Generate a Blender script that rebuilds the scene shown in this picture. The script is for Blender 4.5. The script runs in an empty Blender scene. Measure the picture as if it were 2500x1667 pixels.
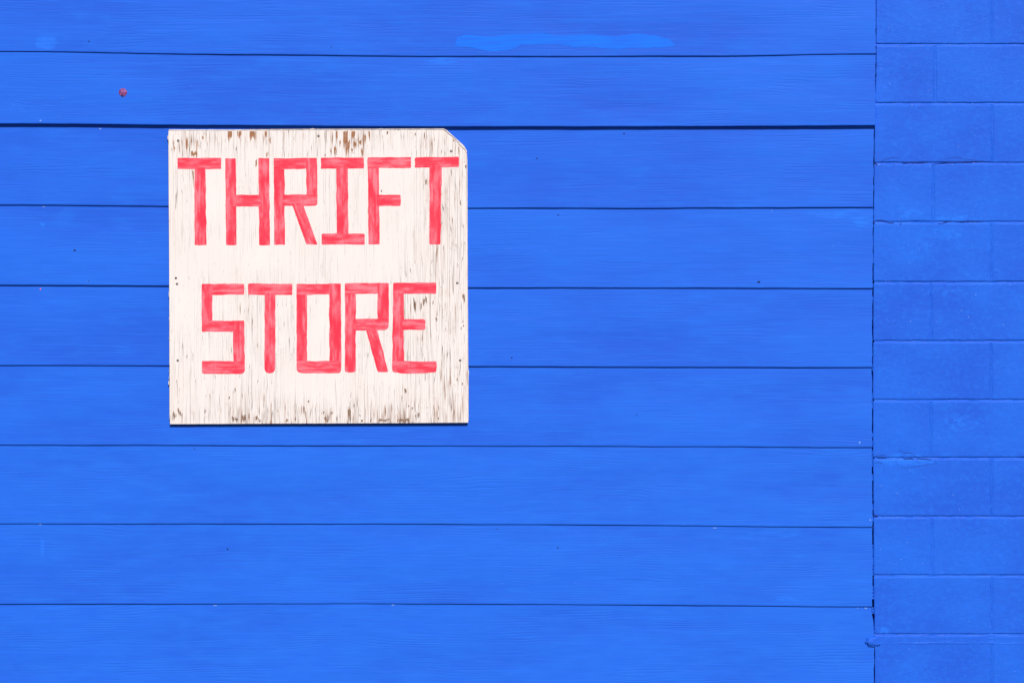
import bpy, bmesh, math, random
from mathutils import Vector, noise as mnoise

# ------------------------------------------------------------------ camera, sky, sun, exposure
SC = bpy.context.scene
COL = SC.collection
S = 0.001411            # metres on the wall for one pixel of the 2500 px wide photograph
ZC = 1.62               # height of the camera
DIST = 6.5
R = math.radians
SUN_EL, SUN_AZ = 40.0, 13.0      # elevation; degrees to the right of straight out from the wall

cam_d = bpy.data.cameras.new('camera')
cam = bpy.data.objects.new('camera', cam_d)
COL.objects.link(cam)
cam.location = (0, -DIST, ZC)
cam.rotation_euler = (R(90), 0, 0)
cam_d.sensor_width = 36
cam_d.lens = 36 * DIST / (2500 * S)
cam_d.clip_end = 2000
SC.camera = cam

world = bpy.data.worlds.new('World')
SC.world = world
world.use_nodes = True
wn = world.node_tree
bg = wn.nodes['Background']
sky = wn.nodes.new('ShaderNodeTexSky')
sky.sky_type = 'NISHITA'
sky.sun_disc = False
sky.sun_elevation = R(SUN_EL)
sky.sun_rotation = R(180 - SUN_AZ)
wn.links.new(sky.outputs[0], bg.inputs[0])
bg.inputs[1].default_value = 0.05

sun_d = bpy.data.lights.new('sun', 'SUN')
sun_d.energy = 5.0
sun_d.angle = R(0.5)
sun_d.color = (1.0, 0.955, 0.91)
sun = bpy.data.objects.new('sun', sun_d)
COL.objects.link(sun)
sdir = Vector((math.sin(R(SUN_AZ)) * math.cos(R(SUN_EL)), -math.cos(R(SUN_AZ)) * math.cos(R(SUN_EL)), math.sin(R(SUN_EL))))
sun.rotation_euler = sdir.to_track_quat('Z', 'Y').to_euler()
sun.location = (3, -6, 8)

SC.view_settings.view_transform = 'Standard'
SC.view_settings.look = 'None'
SC.view_settings.gamma = 1
SC.view_settings.use_curve_mapping = False
SC.view_settings.exposure = -0.17
SC.cycles.max_bounces = 4
SC.cycles.diffuse_bounces = 2
SC.cycles.glossy_bounces = 1
SC.cycles.transmission_bounces = 0

random.seed(7)
rnd = random.Random(11)

def X(px): return (px - 1250) * S
def Z(py): return ZC + (833.5 - py) * S
def PXOF(x): return x / S + 1250
def lerp(a, b, t): return a + (b - a) * t
def interp(pts, x):
    if x <= pts[0][0]: return pts[0][1]
    if x >= pts[-1][0]: return pts[-1][1]
    for (x0, y0), (x1, y1) in zip(pts, pts[1:]):
        if x0 <= x <= x1:
            t = (x - x0) / (x1 - x0)
            t = t * t * (3 - 2 * t) * 0.5 + t * 0.5
            return lerp(y0, y1, t)
def n1(x, seed=0.0): return mnoise.noise(Vector((x, seed * 3.17 + 0.31, seed * 1.71)))

# ------------------------------------------------------------------ materials
class NT:
    def __init__(s, name):
        s.m = bpy.data.materials.new(name); s.m.use_nodes = True
        s.t = s.m.node_tree; s.b = s.t.nodes['Principled BSDF']
    def n(s, typ, **kw):
        nd = s.t.nodes.new(typ)
        for k, v in kw.items():
            if k.startswith('i_'):
                key = k[2:]
                nd.inputs[int(key) if key.isdigit() else key.replace('_', ' ')].default_value = v
            else: setattr(nd, k, v)
        return nd
    def l(s, a, b): s.t.links.new(a, b)
    def put(s, sock, v):
        if hasattr(v, 'links') or hasattr(v, 'is_linked'): s.l(v, sock)
        else: sock.default_value = v
    def math(s, op, a, b=0.0, c=None, clamp=False):
        nd = s.n('ShaderNodeMath', operation=op, use_clamp=clamp)
        s.put(nd.inputs[0], a); s.put(nd.inputs[1], b)
        if c is not None: s.put(nd.inputs[2], c)
        return nd.outputs[0]
    def mul(s, a, b): return s.math('MULTIPLY', a, b)
    def add(s, a, b): return s.math('ADD', a, b)
    def smooth(s, v, lo, hi, a=0.0, b=1.0):
        nd = s.n('ShaderNodeMapRange', interpolation_type='SMOOTHSTEP')
        s.put(nd.inputs[0], v); s.put(nd.inputs[1], lo); s.put(nd.inputs[2], hi); s.put(nd.inputs[3], a); s.put(nd.inputs[4], b)
        return nd.outputs[0]
    def mix(s, f, a, b):
        nd = s.n('ShaderNodeMix', data_type='RGBA')
        s.put(nd.inputs[0], f)
        for sock, v in ((nd.inputs[6], a), (nd.inputs[7], b)):
            if hasattr(v, 'is_linked'): s.l(v, sock)
            else: sock.default_value = (*v, 1) if len(v) == 3 else v
        return nd.outputs[2]
    def noise(s, vec, scale=1.0, detail=3.0, rough=0.5, dist=0.0):
        nd = s.n('ShaderNodeTexNoise')
        s.l(vec, nd.inputs['Vector']); nd.inputs['Scale'].default_value = scale
        nd.inputs['Detail'].default_value = detail; nd.inputs['Roughness'].default_value = rough; nd.inputs['Distortion'].default_value = dist
        return nd.outputs[0]
    def scaled(s, vec, sc, off=None):
        nd = s.n('ShaderNodeVectorMath', operation='MULTIPLY'); s.l(vec, nd.inputs[0]); nd.inputs[1].default_value = sc
        o = nd.outputs[0]
        if off is not None:
            ad = s.n('ShaderNodeVectorMath', operation='ADD'); s.l(o, ad.inputs[0]); s.l(off, ad.inputs[1]); o = ad.outputs[0]
        return o
    def bump(s, h, strength=1.0, dist=0.001, prev=None):
        nd = s.n('ShaderNodeBump'); s.l(h, nd.inputs['Height'])
        nd.inputs['Strength'].default_value = strength; nd.inputs['Distance'].default_value = dist
        if prev is not None: s.l(prev, nd.inputs['Normal'])
        return nd.outputs[0]
    def out(s, col=None, rough=None, nrm=None, spec=None):
        if col is not None: s.put(s.b.inputs['Base Color'], col if hasattr(col, 'is_linked') else (*col, 1))
        if rough is not None: s.put(s.b.inputs['Roughness'], rough)
        if nrm is not None: s.l(nrm, s.b.inputs['Normal'])
        if spec is not None: s.b.inputs['Specular IOR Level'].default_value = spec
        return s.m

BLUE = (0.0175, 0.137, 0.760)
BLUE2 = (0.019, 0.170, 0.850)      # a fresher, greener coat of touch-up paint
BLUE3 = (0.0170, 0.104, 0.665)

TOUCH = [  # touch-up daubs: px centre, px half sizes, strength
    (115, 108, 26, 18, .75), (1085, 150, 46, 9, .6), (2050, 524, 95, 13, .5), (2108, 540, 22, 16, .7), (1800, 503, 110, 9, .35),
    (2215, 520, 46, 16, .45), (2330, 534, 60, 10, .6), (2235, 600, 70, 55, .35), (2310, 570, 55, 16, .45), (2345, 1030, 55, 24, .45), (2205, 1122, 60, 14, .75),
    (2262, 1128, 30, 7, .6), (2160, 1540, 18, 14, .6), (1920, 1462, 40, 10, .5), (2085, 1495, 30, 12, .4), (140, 470, 8, 8, .6), (100, 548, 5, 10, 1.0),
    (101, 1335, 4, 30, .9), (807, 1372, 8, 14, .3), (1862, 1305, 150, 18, .35), (210, 930, 5, 30, .3), (2170, 210, 34, 20, .35), (2300, 710, 80, 22, .35), (150, 1490, 50, 18, .35)]

def blue_common(g, grain):
    geo = g.n('ShaderNodeNewGeometry'); pos = geo.outputs['Position']
    oi = g.n('ShaderNodeObjectInfo'); r = oi.outputs['Random']
    comb = g.n('ShaderNodeCombineXYZ')
    g.l(g.mul(r, 37.0), comb.inputs[0]); g.l(g.mul(r, 91.0), comb.inputs[1]); g.l(g.mul(r, 53.0), comb.inputs[2])
    off = comb.outputs[0]
    big = g.noise(g.scaled(pos, (1.6, 1, 4.5), off) if grain else g.scaled(pos, (4.2, 1, 4.2)), 1.0, 1.5, 0.55)
    mid = g.noise(g.scaled(pos, (9, 4, 26), off), 1.0, 2, 0.6)
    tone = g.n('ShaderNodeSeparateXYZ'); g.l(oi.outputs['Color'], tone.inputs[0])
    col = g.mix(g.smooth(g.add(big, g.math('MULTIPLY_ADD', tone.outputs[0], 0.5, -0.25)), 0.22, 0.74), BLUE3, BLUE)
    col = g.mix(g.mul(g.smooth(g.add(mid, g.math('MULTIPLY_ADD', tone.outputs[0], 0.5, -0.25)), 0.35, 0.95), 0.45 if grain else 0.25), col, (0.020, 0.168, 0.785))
    # brush coverage
    brush = g.noise(g.scaled(pos, (4, 4, 180) if grain else (60, 10, 70), off), 1.0, 1, 0.6)
    col = g.mix(g.mul(g.smooth(brush, 0.45, 0.75), 0.35), col, BLUE2)
    col = g.mix(g.mul(g.smooth(mid, 0.5, 0.8), 0.10), col, BLUE2)
    # touch-up daubs
    wob = g.noise(g.scaled(pos, (13, 5, 110) if grain else (38, 5, 55)), 1.0, 3, 0.7)
    t = g.n('ShaderNodeAttribute', attribute_name='touch').outputs['Fac']
    total = g.mul(g.smooth(g.mul(t, g.math('MULTIPLY_ADD', wob, 4.0, -1.1)), 0.22, 0.68), 0.62)
    col = g.mix(total, col, (0.022, 0.195, 0.92))
    return pos, r, off, col, big, mid

def mat_siding():
    g = NT('blue_siding_paint')
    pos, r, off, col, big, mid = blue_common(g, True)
    # embossed cedar grain: bands that wander along the board
    warp = g.noise(g.scaled(pos, (1.7, 1, 8), off), 1.0, 2, 0.5)
    warp2 = g.noise(g.scaled(pos, (9, 1, 34), off), 1.0, 1, 0.5)
    sep = g.n('ShaderNodeSeparateXYZ'); g.l(pos, sep.inputs[0])
    ph = g.math('MULTIPLY_ADD', warp, 40.0, g.mul(sep.outputs[2], 640.0))
    ph = g.math('MULTIPLY_ADD', warp2, 6.5, ph)
    wave = g.smooth(g.math('SINE', g.math('MULTIPLY_ADD', r, 60.0, ph)), 0.25, 1.0)
    amp = g.smooth(g.noise(g.scaled(pos, (3.3, 1, 15), off), 1.3, 2, 0.55), 0.44, 0.70)
    fine = g.noise(g.scaled(pos, (5, 5, 330), off), 1.0, 2, 0.65)
    fine_amp = g.smooth(warp2, 0.25, 0.62)
    h = g.add(g.mul(g.mul(wave, amp), -0.42), g.mul(g.mul(fine, fine_amp), 0.75))
    # long soft cupping of the boards
    h = g.math('MULTIPLY_ADD', big, 9.0, h)
    nb = g.bump(h, 0.95, 0.00082)
    col = g.mix(g.mul(g.mul(wave, amp), 0.12), col, (0.018, 0.085, 0.56))
    # dirt freckles
    spk = g.noise(g.scaled(pos, (230, 60, 230), off), 1.0, 1, 0.4)
    col = g.mix(g.smooth(spk, 0.815, 0.84, 0, .55), col, (0.30, 0.42, 0.85))
    return g.out(col, g.smooth(mid, 0.2, 0.8, 0.52, 0.66), nb, 0.14)

def mat_block(name='blue_block_paint', rough_amt=1.0):
    g = NT(name)
    pos, r, off, col, big, mid = blue_common(g, False)
    p2 = g.noise(g.scaled(pos, (30, 30, 55), off), 1.0, 5, 0.66)
    pits = g.smooth(g.noise(g.scaled(pos, (1, 1, 1), off), 160.0, 1, 0.5), 0.68, 0.76)
    h = g.add(g.mul(p2, 1.0), g.mul(pits, -0.35))
    h = g.math('MULTIPLY_ADD', big, 3.0, h)
    nb = g.bump(h, 0.8 * rough_amt, 0.0015)
    col = g.mix(g.mul(pits, 0.35), col, (0.02, 0.08, 0.5))
    spk = g.noise(g.scaled(pos, (150, 60, 150), off), 1.0, 1, 0.4)
    col = g.mix(g.smooth(spk, 0.80, 0.83, 0, .6), col, (0.35, 0.5, 0.9))
    return g.out(col, g.smooth(mid, 0.2, 0.8, 0.50, 0.64), nb, 0.13)

def mat_plain(name, col, rough=0.7, var=0.2, scale=60.0, spec=0.3, bump=0.3, col2=None, stretch=(1, 1, 1), metal=0.0):
    g = NT(name)
    pos = g.n('ShaderNodeNewGeometry').outputs['Position']
    v = g.noise(g.scaled(pos, stretch), scale, 4, 0.6)
    c2 = col2 or tuple(c * (1 - var) for c in col)
    g.b.inputs['Metallic'].default_value = metal
    return g.out(g.mix(g.smooth(v, 0.35, 0.65), col, c2), rough, g.bump(v, bump, 0.001), spec)

def crack_nodes(g, pos, wear):
    """thin vertical checks in the weathered paint; wear is the local density"""
    base = g.scaled(pos, (1, 0.3, 1))
    j = g.noise(g.scaled(pos, (40, 1, 22)), 1.0, 2, 0.5)
    jc = g.n('ShaderNodeCombineXYZ'); g.l(g.mul(j, 0.0022), jc.inputs[0])
    p = g.n('ShaderNodeVectorMath', operation='ADD'); g.l(pos, p.inputs[0]); g.l(jc.outputs[0], p.inputs[1]); p = p.outputs[0]
    n_a = g.noise(g.scaled(p, (150, 1, 1.5)), 1.0, 1.0, 0.5)
    n_b = g.noise(g.scaled(p, (95, 3, 3.2)), 1.0, 1.0, 0.5)
    n_c = g.noise(g.scaled(p, (210, 7, 26.0)), 1.0, 1.0, 0.5)
    da = g.math('ABSOLUTE', g.math('SUBTRACT', n_a, 0.5))
    db = g.math('ABSOLUTE', g.math('SUBTRACT', n_b, 0.47))
    dc = g.math('ABSOLUTE', g.math('SUBTRACT', n_c, 0.55))
    wa = g.math('MULTIPLY_ADD', wear, 0.034, 0.015)
    brk = g.noise(g.scaled(p, (110, 1, 7.0)), 1.0, 2, 0.55)
    la = g.mul(g.math('SUBTRACT', 1.0, g.smooth(da, 0.0, wa)), g.smooth(brk, 0.34, 0.58))
    wb = g.math('MULTIPLY_ADD', wear, 0.020, 0.004)
    lb = g.mul(g.math('SUBTRACT', 1.0, g.smooth(db, 0.0, wb)), g.smooth(brk, 0.60, 0.46))
    lc = g.mul(g.math('SUBTRACT', 1.0, g.smooth(dc, 0.0, g.mul(wear, 0.034))), g.smooth(brk, 0.5, 0.62))
    return la, lb, lc, brk

def mat_sign():
    g = NT('weathered_white_paint')
    pos = g.n('ShaderNodeNewGeometry').outputs['Position']
    wear = g.n('ShaderNodeAttribute', attribute_name='wear').outputs['Fac']
    la, lb, lc, brk = crack_nodes(g, pos, wear)
    cloud = g.noise(g.scaled(pos, (9, 1, 5)), 1.0, 4, 0.6)
    grime = g.noise(g.scaled(pos, (70, 1, 11)), 1.0, 4, 0.65)
    white = g.mix(g.smooth(cloud, 0.35, 0.7), (0.825, 0.775, 0.765), (0.825, 0.755, 0.735))
    col = g.mix(g.mul(g.mul(g.smooth(grime, 0.50, 0.76), wear), 0.55), white, (0.64, 0.50, 0.44))
    peel = g.add(g.noise(g.scaled(pos, (125, 1, 8.5)), 1.0, 2, 0.55), g.mul(wear, 0.15))
    col = g.mix(g.mul(g.smooth(peel, 0.70, 0.80), g.smooth(wear, 0.35, 0.8, 0, .5)), col, (0.50, 0.34, 0.26))
    col = g.mix(g.smooth(peel, 0.795, 0.815, 0, .85), col, (0.27, 0.15, 0.095))
    la = g.mul(la, g.smooth(wear, 0.0, 0.6, 0.75, 1.0)); lb = g.mul(lb, g.smooth(wear, 0.0, 0.5, 0.45, 1.0))
    col = g.mix(g.mul(la, 0.55), col, (0.38, 0.30, 0.275))
    col = g.mix(g.mul(lb, 0.75), col, (0.15, 0.10, 0.085))
    col = g.mix(g.mul(lc, 0.70), col, (0.24, 0.13, 0.08))
    h = g.add(g.add(g.mul(la, -0.6), g.mul(lb, -1.0)), g.mul(grime, 0.3))
    return g.out(col, 0.72, g.bump(h, 0.5, 0.0007), 0.2)

def mat_red():
    g = NT('red_brush_paint')
    pos = g.n('ShaderNodeNewGeometry').outputs['Position']
    uv = g.n('ShaderNodeUVMap', uv_map='UVMap').outputs[0]
    sx = g.n('ShaderNodeSeparateXYZ'); g.l(uv, sx.inputs[0])
    w = g.noise(g.scaled(uv, (5, 170, 1)), 1.0, 2, 0.6)
    w2 = g.noise(g.scaled(uv, (15, 50, 1)), 1.0, 4, 0.6)
    patch = g.noise(g.scaled(uv, (9, 20, 1)), 1.0, 2, 0.5)
    thin = g.add(g.mul(w, 0.38), g.mul(w2, 0.72))
    f = g.mul(g.smooth(thin, 0.48, 0.67), g.smooth(patch, 0.34, 0.55))
    col = g.mix(g.smooth(g.add(g.mul(w2, .5), g.mul(patch, .5)), 0.38, 0.62), (0.86, 0.034, 0.074), (0.85, 0.080, 0.128))
    col = g.mix(g.mul(f, 0.9), col, (0.84, 0.21, 0.27))
    dry = g.mul(g.smooth(w, 0.66, 0.76), g.smooth(patch, 0.50, 0.62))
    col = g.mix(g.mul(dry, 0.28), col, (0.85, 0.45, 0.46))
    c = g.n('ShaderNodeValue'); c.outputs[0].default_value = 0.30
    la, lb, lc, brk = crack_nodes(g, pos, c.outputs[0])
    col = g.mix(g.mul(la, 0.30), col, (0.42, 0.03, 0.06))
    col = g.mix(g.mul(lc, 0.35), col, (0.84, 0.50, 0.50))
    return g.out(col, 0.55, g.bump(g.add(w, g.mul(la, -0.6)), 0.3, 0.0005), 0.25)

M_SIDE = mat_siding()
M_BLOCK = mat_block()
M_MORTAR = mat_block('blue_mortar_paint', 1.5)
M_SIGN = mat_sign()
M_RED = mat_red()
M_EDGE = mat_plain('dark_plywood_edge', (0.055, 0.045, 0.045), 0.9, col2=(0.14, 0.11, 0.10), scale=130, bump=0.6)
M_BACK = mat_plain('grey_plywood', (0.42, 0.36, 0.34), 0.85, col2=(0.24, 0.19, 0.17), scale=90, bump=0.5)
M_BACKW = mat_plain('flaking_white_paint', (0.78, 0.73, 0.70), 0.8, col2=(0.62, 0.55, 0.52), scale=120, bump=0.5)
M_BARE = mat_plain('bare_brown_wood', (0.42, 0.20, 0.105), 0.85, col2=(0.29, 0.130, 0.066), scale=1.0, stretch=(420, 1, 22), bump=0.6)
M_BARE2 = mat_plain('grey_brown_wood', (0.31, 0.205, 0.155), 0.85, col2=(0.17, 0.105, 0.075), scale=1.0, stretch=(420, 1, 22), bump=0.6)
M_NAIL = mat_plain('zinc_nail', (0.36, 0.34, 0.33), 0.5, col2=(0.16, 0.14, 0.13), scale=300, metal=0.6, spec=0.5)
M_RUST = mat_plain('rusty_nail', (0.16, 0.045, 0.03), 0.8, col2=(0.07, 0.025, 0.02), scale=300)
M_HOLE = mat_plain('dark_nail_hole', (0.012, 0.02, 0.10), 0.8, scale=200)
M_CRACK = mat_plain('dark_blue_crack', (0.010, 0.03, 0.24), 0.9, scale=200)
M_PATCH = mat_plain('touch_up_blue_paint', (0.009, 0.174, 0.92), 0.6, col2=(0.013, 0.140, 0.80), scale=1.0, stretch=(9, 4, 160), bump=0.35, spec=0.12)
M_FLECK = mat_plain('pale_chip_glint', (0.22, 0.38, 0.85), 0.7, var=0.2, scale=200)
M_SHEATH = mat_plain('dark_wall_sheathing', (0.03, 0.035, 0.06), 0.9, scale=20)
M_GROUND = mat_plain('asphalt', (0.085, 0.083, 0.08), 0.9, col2=(0.06, 0.058, 0.056), scale=6.0, bump=0.4)

def mat_plug():
    g = NT('pink_filler')
    pos = g.n('ShaderNodeNewGeometry').outputs['Position']
    a = g.noise(pos, 150.0, 3, 0.6); b = g.noise(g.scaled(pos, (1.3, 1, 0.8)), 260.0, 3, 0.6)
    col = g.mix(g.smooth(a, 0.42, 0.58), (0.20, 0.018, 0.14), (0.34, 0.11, 0.27))
    col = g.mix(g.smooth(b, 0.56, 0.66), col, (0.12, 0.10, 0.45))
    return g.out(col, 0.6, g.bump(a, 0.8, 0.002), 0.3)
M_PLUG = mat_plug()

# ------------------------------------------------------------------ helpers
def link(name, me, mat, parent=None, loc=None):
    if mat is not None:
        for m in (mat if isinstance(mat, (list, tuple)) else [mat]): me.materials.append(m)
    o = bpy.data.objects.new(name, me)
    COL.objects.link(o)
    if parent is not None: o.parent = parent
    if loc is not None: o.location = loc
    return o
def mesh(name, verts, faces, mat, parent=None, smooth=False):
    me = bpy.data.meshes.new(name)
    me.from_pydata(verts, [], faces); me.update()
    if smooth: me.polygons.foreach_set('use_smooth', [True] * len(me.polygons))
    o = link(name, me, mat, parent); o.color = (.45, .45, .45, 1)
    return o
def thing(name, label, cat, group=None):
    o = bpy.data.objects.new(name, None); COL.objects.link(o)
    o['label'] = label; o['category'] = cat; o['kind'] = 'thing'
    if group: o['group'] = group
    return o
def box_bm(bm, x0, x1, y0, y1, z0, z1):
    v = [bm.verts.new(p) for p in ((x0, y0, z0), (x1, y0, z0), (x1, y1, z0), (x0, y1, z0), (x0, y0, z1), (x1, y0, z1), (x1, y1, z1), (x0, y1, z1))]
    for f in ((0, 3, 2, 1), (4, 5, 6, 7), (0, 1, 5, 4), (1, 2, 6, 5), (2, 3, 7, 6), (3, 0, 4, 7)): bm.faces.new([v[i] for i in f])
def slab(name, outline, y_front, y_back, mat, parent, y_fn=None):
    """closed prism from a px outline (clockwise on the picture)"""
    n = len(outline)
    vs = []
    for (px, py) in outline:
        yf = y_front if y_fn is None else y_fn(px, py)
        vs.append((X(px), yf, Z(py)))
    for (px, py) in outline: vs.append((X(px), y_back, Z(py)))
    fs = [tuple(range(n))[::-1], tuple(range(n, 2 * n))]
    for i in range(n):
        j = (i + 1) % n
        fs.append((i, j, n + j, n + i))
    me = bpy.data.meshes.new(name); me.from_pydata(vs, [], fs)
    bm = bmesh.new(); bm.from_mesh(me); bmesh.ops.recalc_face_normals(bm, faces=bm.faces); bm.to_mesh(me); bm.free()
    return link(name, me, mat, parent)

def touch_attr(o, grain):
    """how much of the touch-up daubs covers each vertex"""
    me = o.data; vals = []
    L = [q for q in TOUCH if (q[0] <= 2140) == grain]
    for v in me.vertices:
        px, py = PXOF(v.co.x), 833.5 - (v.co.z - ZC) / S
        w = 0.0
        for (cx, cy, rx, ry, st) in L:
            dx = (px - cx) / rx; dy = (py - cy) / ry
            if abs(dx) < 2 and abs(dy) < 2: w = max(w, st * max(0.0, 1.15 - .55 * (dx * dx + dy * dy)))
        vals.append(w)
    me.attributes.new('touch', 'FLOAT', 'POINT').data.foreach_set('value', vals)

# ------------------------------------------------------------------ ground
gr = mesh('pavement', [(-400, -600, 0), (400, -600, 0), (400, 200, 0), (-400, 200, 0)], [(0, 1, 2, 3)], M_GROUND)
gr['kind'] = 'structure'

# ------------------------------------------------------------------ clapboard wall
wall = thing('siding_wall', 'wall of wide bright blue painted horizontal clapboards behind the white sign', 'wall')
# px height of each board's lower edge along the picture
SEAMS = [
    [(97, -66), (1050, -58), (2130, -62)],
    [(97, 126.8), (480, 133.2), (1050, 138.8), (1400, 138.8), (1750, 137.8), (2130, 132.6)],
    [(97, 302.9), (480, 306.0), (1050, 309.8), (1400, 309.8), (1750, 309), (2130, 306.7)],
    [(97, 500.0), (410, 503.2), (1145, 507.3), (1500, 507.7), (1800, 507), (2130, 505.8)],
    [(97, 695.2), (410, 697.2), (1145, 701.8), (1500, 702.3), (2125, 703.2)],
    [(97, 890.7), (410, 892.2), (1145, 893.6), (1500, 894.8), (2128, 896.0)],
    [(97, 1085), (900, 1087.2), (1500, 1088.4), (2128, 1091.0)],
    [(97, 1277.2), (900, 1277.6), (1400, 1279.4), (2128, 1285.6)],
    [(97, 1472.8), (900, 1471.8), (1400, 1473.8), (2128, 1479.4)],
    [(97, 1668.5), (900, 1669), (2128, 1678)],
    [(97, 1862), (2128, 1870)],
]
STEP = [.0052, .0054, .0150, .0060, .0064, .0062, .0050, .0048, .0050, .0052, .0052]
YB = [-.0155, -.0155, -.0155] + [-.006] * 8           # front of each board's lower edge
def seam_wob(k, px): return 0.7 * n1(px / 210.0, k + 1) + 0.35 * n1(px / 41.0, k + 20) + 0.25 * n1(px / 9.0, k + 40)
def seam(k, px):
    if k < 0: return interp(SEAMS[0], px) + 194 * k
    return interp(SEAMS[k], px) + seam_wob(k, px)
def board_y(k, px, py):
    zt, zb = seam(k - 1, px), seam(k, px)
    ytop = YB[k - 1] + STEP[k - 1] if k > 0 else YB[0] + .005
    t = (py - zt) / (zb - zt)
    warp = 0.0011 * mnoise.noise(Vector((px / 330.0, k * 7.3, 0.2))) + 0.0004 * mnoise.noise(Vector((px / 60.0, k * 3.3, 0.7)))
    return lerp(ytop, YB[k], t) + warp
RIGHT = [(-200, 2136), (130, 2136), (306, 2135), (320, 2133), (505, 2131.5), (700, 2129.5), (897, 2129), (1092, 2128.6), (1287, 2129.5), (1400, 2130), (1480, 2129), (1486, 2127.5), (1520, 2132), (1545, 2133.5), (1700, 2133)]
def right_px(py, k):
    return interp(RIGHT, py) + -0.2 + 1.2 * n1(py / 17.0, 3 + k) + 0.9 * n1(py / 4.0, 31)
LEFT = -1500
def build_board(k):
    xs = []
    px = LEFT
    while px < 2100:
        xs.append(px); px += 11 if px > -40 else 120
    xs.append(2100)
    NX = len(xs) + 1
    rows = [(0.0, 1), (0.12, 0), (0.35, 0), (0.6, 0), (0.85, 0), (0.985, 0), (1.0, 2)]
    # finer rows for the sawn end at the right
    NR = 26
    rows_t = [0.0] + [i / NR for i in range(1, NR)] + [0.99, 1.0]
    verts, faces = [], []
    nrow = len(rows_t) + 3
    for i in range(NX):
        for j, t in enumerate([-0.13] + rows_t + [1.003, 1.003]):
            pxx = xs[i] if i < len(xs) else None
            pr = pxx if pxx is not None else 2130
            zt, zb = seam(k - 1, pr), seam(k, pr)
            py = lerp(zt, zb, t)
            if pxx is None:
                pr = right_px(py, k); zt, zb = seam(k - 1, pr), seam(k, pr); py = lerp(zt, zb, min(t, 1.0))
            else: py = lerp(zt, zb, min(t, 1.0))
            if j == 0:
                y = board_y(k, pr, zt) + 0.0008; py = zt - 22
                yy = y + (board_y(k, pr, zt) - board_y(k, pr, zb)) * 0.1
                verts.append((X(pr), yy, Z(py))); continue
            y = board_y(k, pr, py)
            if t == 1.0: y += 0.0006           # eased lower arris
            if j == nrow - 2: y = board_y(k, pr, zb) + 0.0012; py = zb + 0.45
            if j == nrow - 1: y = board_y(k, pr, zb) + 0.0195; py = zb + 0.45
            verts.append((X(pr), y, Z(py)))
    for i in range(NX - 1):
        for j in range(nrow - 1):
            a = i * nrow + j
            faces.append((a, a + 1, a + nrow + 1, a + nrow))
    # end return at the right
    base = (NX - 1) * nrow
    n0 = len(verts)
    for j in range(nrow):
        v = verts[base + j]; verts.append((v[0], 0.016, v[2]))
    for j in range(nrow - 1):
        faces.append((base + j, base + j + 1, n0 + j + 1, n0 + j))
    o = mesh('clapboard', verts, faces, M_SIDE, wall)
    touch_attr(o, True)
    return o
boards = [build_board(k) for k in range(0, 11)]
for b_, t_ in zip(boards, (.42, .38, .52, .46, .50, .44, .54, .74, .68, .72, .7)): b_.color = (t_, t_, t_, 1)   # tone varies by board; lower ones lighter, bounced light put into the colour
# the wall behind the boards, and the footing it stands on
bm = bmesh.new(); box_bm(bm, X(LEFT), X(2128), 0.006, 0.14, 0.0, Z(1864))
me = bpy.data.meshes.new('footing'); bm.to_mesh(me); bm.free(); link('footing', me, mat_plain('bare_concrete', (.34, .33, .31), .9, scale=30), wall)
bm = bmesh.new(); box_bm(bm, X(LEFT), X(2150), 0.022, 0.138, 0.16, Z(seam(-1, 1250)) + .05)
me = bpy.data.meshes.new('sheathing'); bm.to_mesh(me); bm.free(); link('sheathing', me, M_SHEATH, wall)

def on_board(px, py):
    for k in range(0, 10):
        if seam(k - 1, px) <= py <= seam(k, px): return k, board_y(k, px, py)
    return 9, -.006

# band of fresher paint on the top visible board
o1 = [(212, -62), (208, 30), (212, 118), (270, 123), (330, 128), (400, 142), (440, 150), (520, 162), (570, 157), (620, 152), (690, 140), (712, 126), (740, 112), (800, 108), (860, 105), (990, 102), (1130, 108), (1150, 120), (1170, 128),
      (1260, 124), (1350, 125), (1390, 134), (1420, 138), (1480, 140), (1540, 143), (1600, 136), (1650, 133), (1760, 134), (1850, 130), (1930, 127), (2005, 118), (2012, 60), (2022, 20), (2010, -58), (1700, -70), (1300, -52), (900, -66), (500, -55)]
pts = []
for i, (a, b) in enumerate(o1):
    c, d = o1[(i + 1) % len(o1)]
    for q in range(5):
        t = q / 5
        xx, yy = 1050 + lerp(a, c, t) / 3.36, 80 + lerp(b, d, t) / 3.36
        pts.append((xx + 0.5 * n1(i + t * 3.1, 5), yy + 0.9 * n1((i + t) * 2.3, 6)))
cx, cy = 1380, 92
# strips so that the patch follows the board
def patch_strip(name, top, bot, mat, parent, k, off=0.0004, n=90):
    x0, x1 = top[0][0], top[-1][0]
    vs, fs = [], []
    for i in range(n + 1):
        px = lerp(x0, x1, i / n)
        for py in (interp(top, px), lerp(interp(top, px), interp(bot, px), .5), interp(bot, px)):
            e = 1.0 * n1(px / 9.0, 2 + (py > 60)) + .9 * n1(px / 2.4, 3)
            vs.append((X(px), board_y(k, px, py) - off, Z(py + e)))
    for i in range(n):
        for j in range(2):
            a = i * 3 + j; fs.append((a, a + 1, a + 4, a + 3))
    return mesh(name, vs, fs, mat, parent)
to_px = lambda L: [(1050 + a / 3.36, 80 + b / 3.36) for a, b in L]
bot = to_px([(206, 112), (212, 119)] + o1[3:31])
top = to_px([(206, 100), (214, 44), (300, 26), (480, 40), (700, 20), (900, 12), (1040, 30), (1300, 22), (1500, 36), (1700, 14), (1860, 34), (1960, 60), (2005, 112)])
patch_strip('paint_patch', top, bot, M_PATCH, boards[1], 1)

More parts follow.
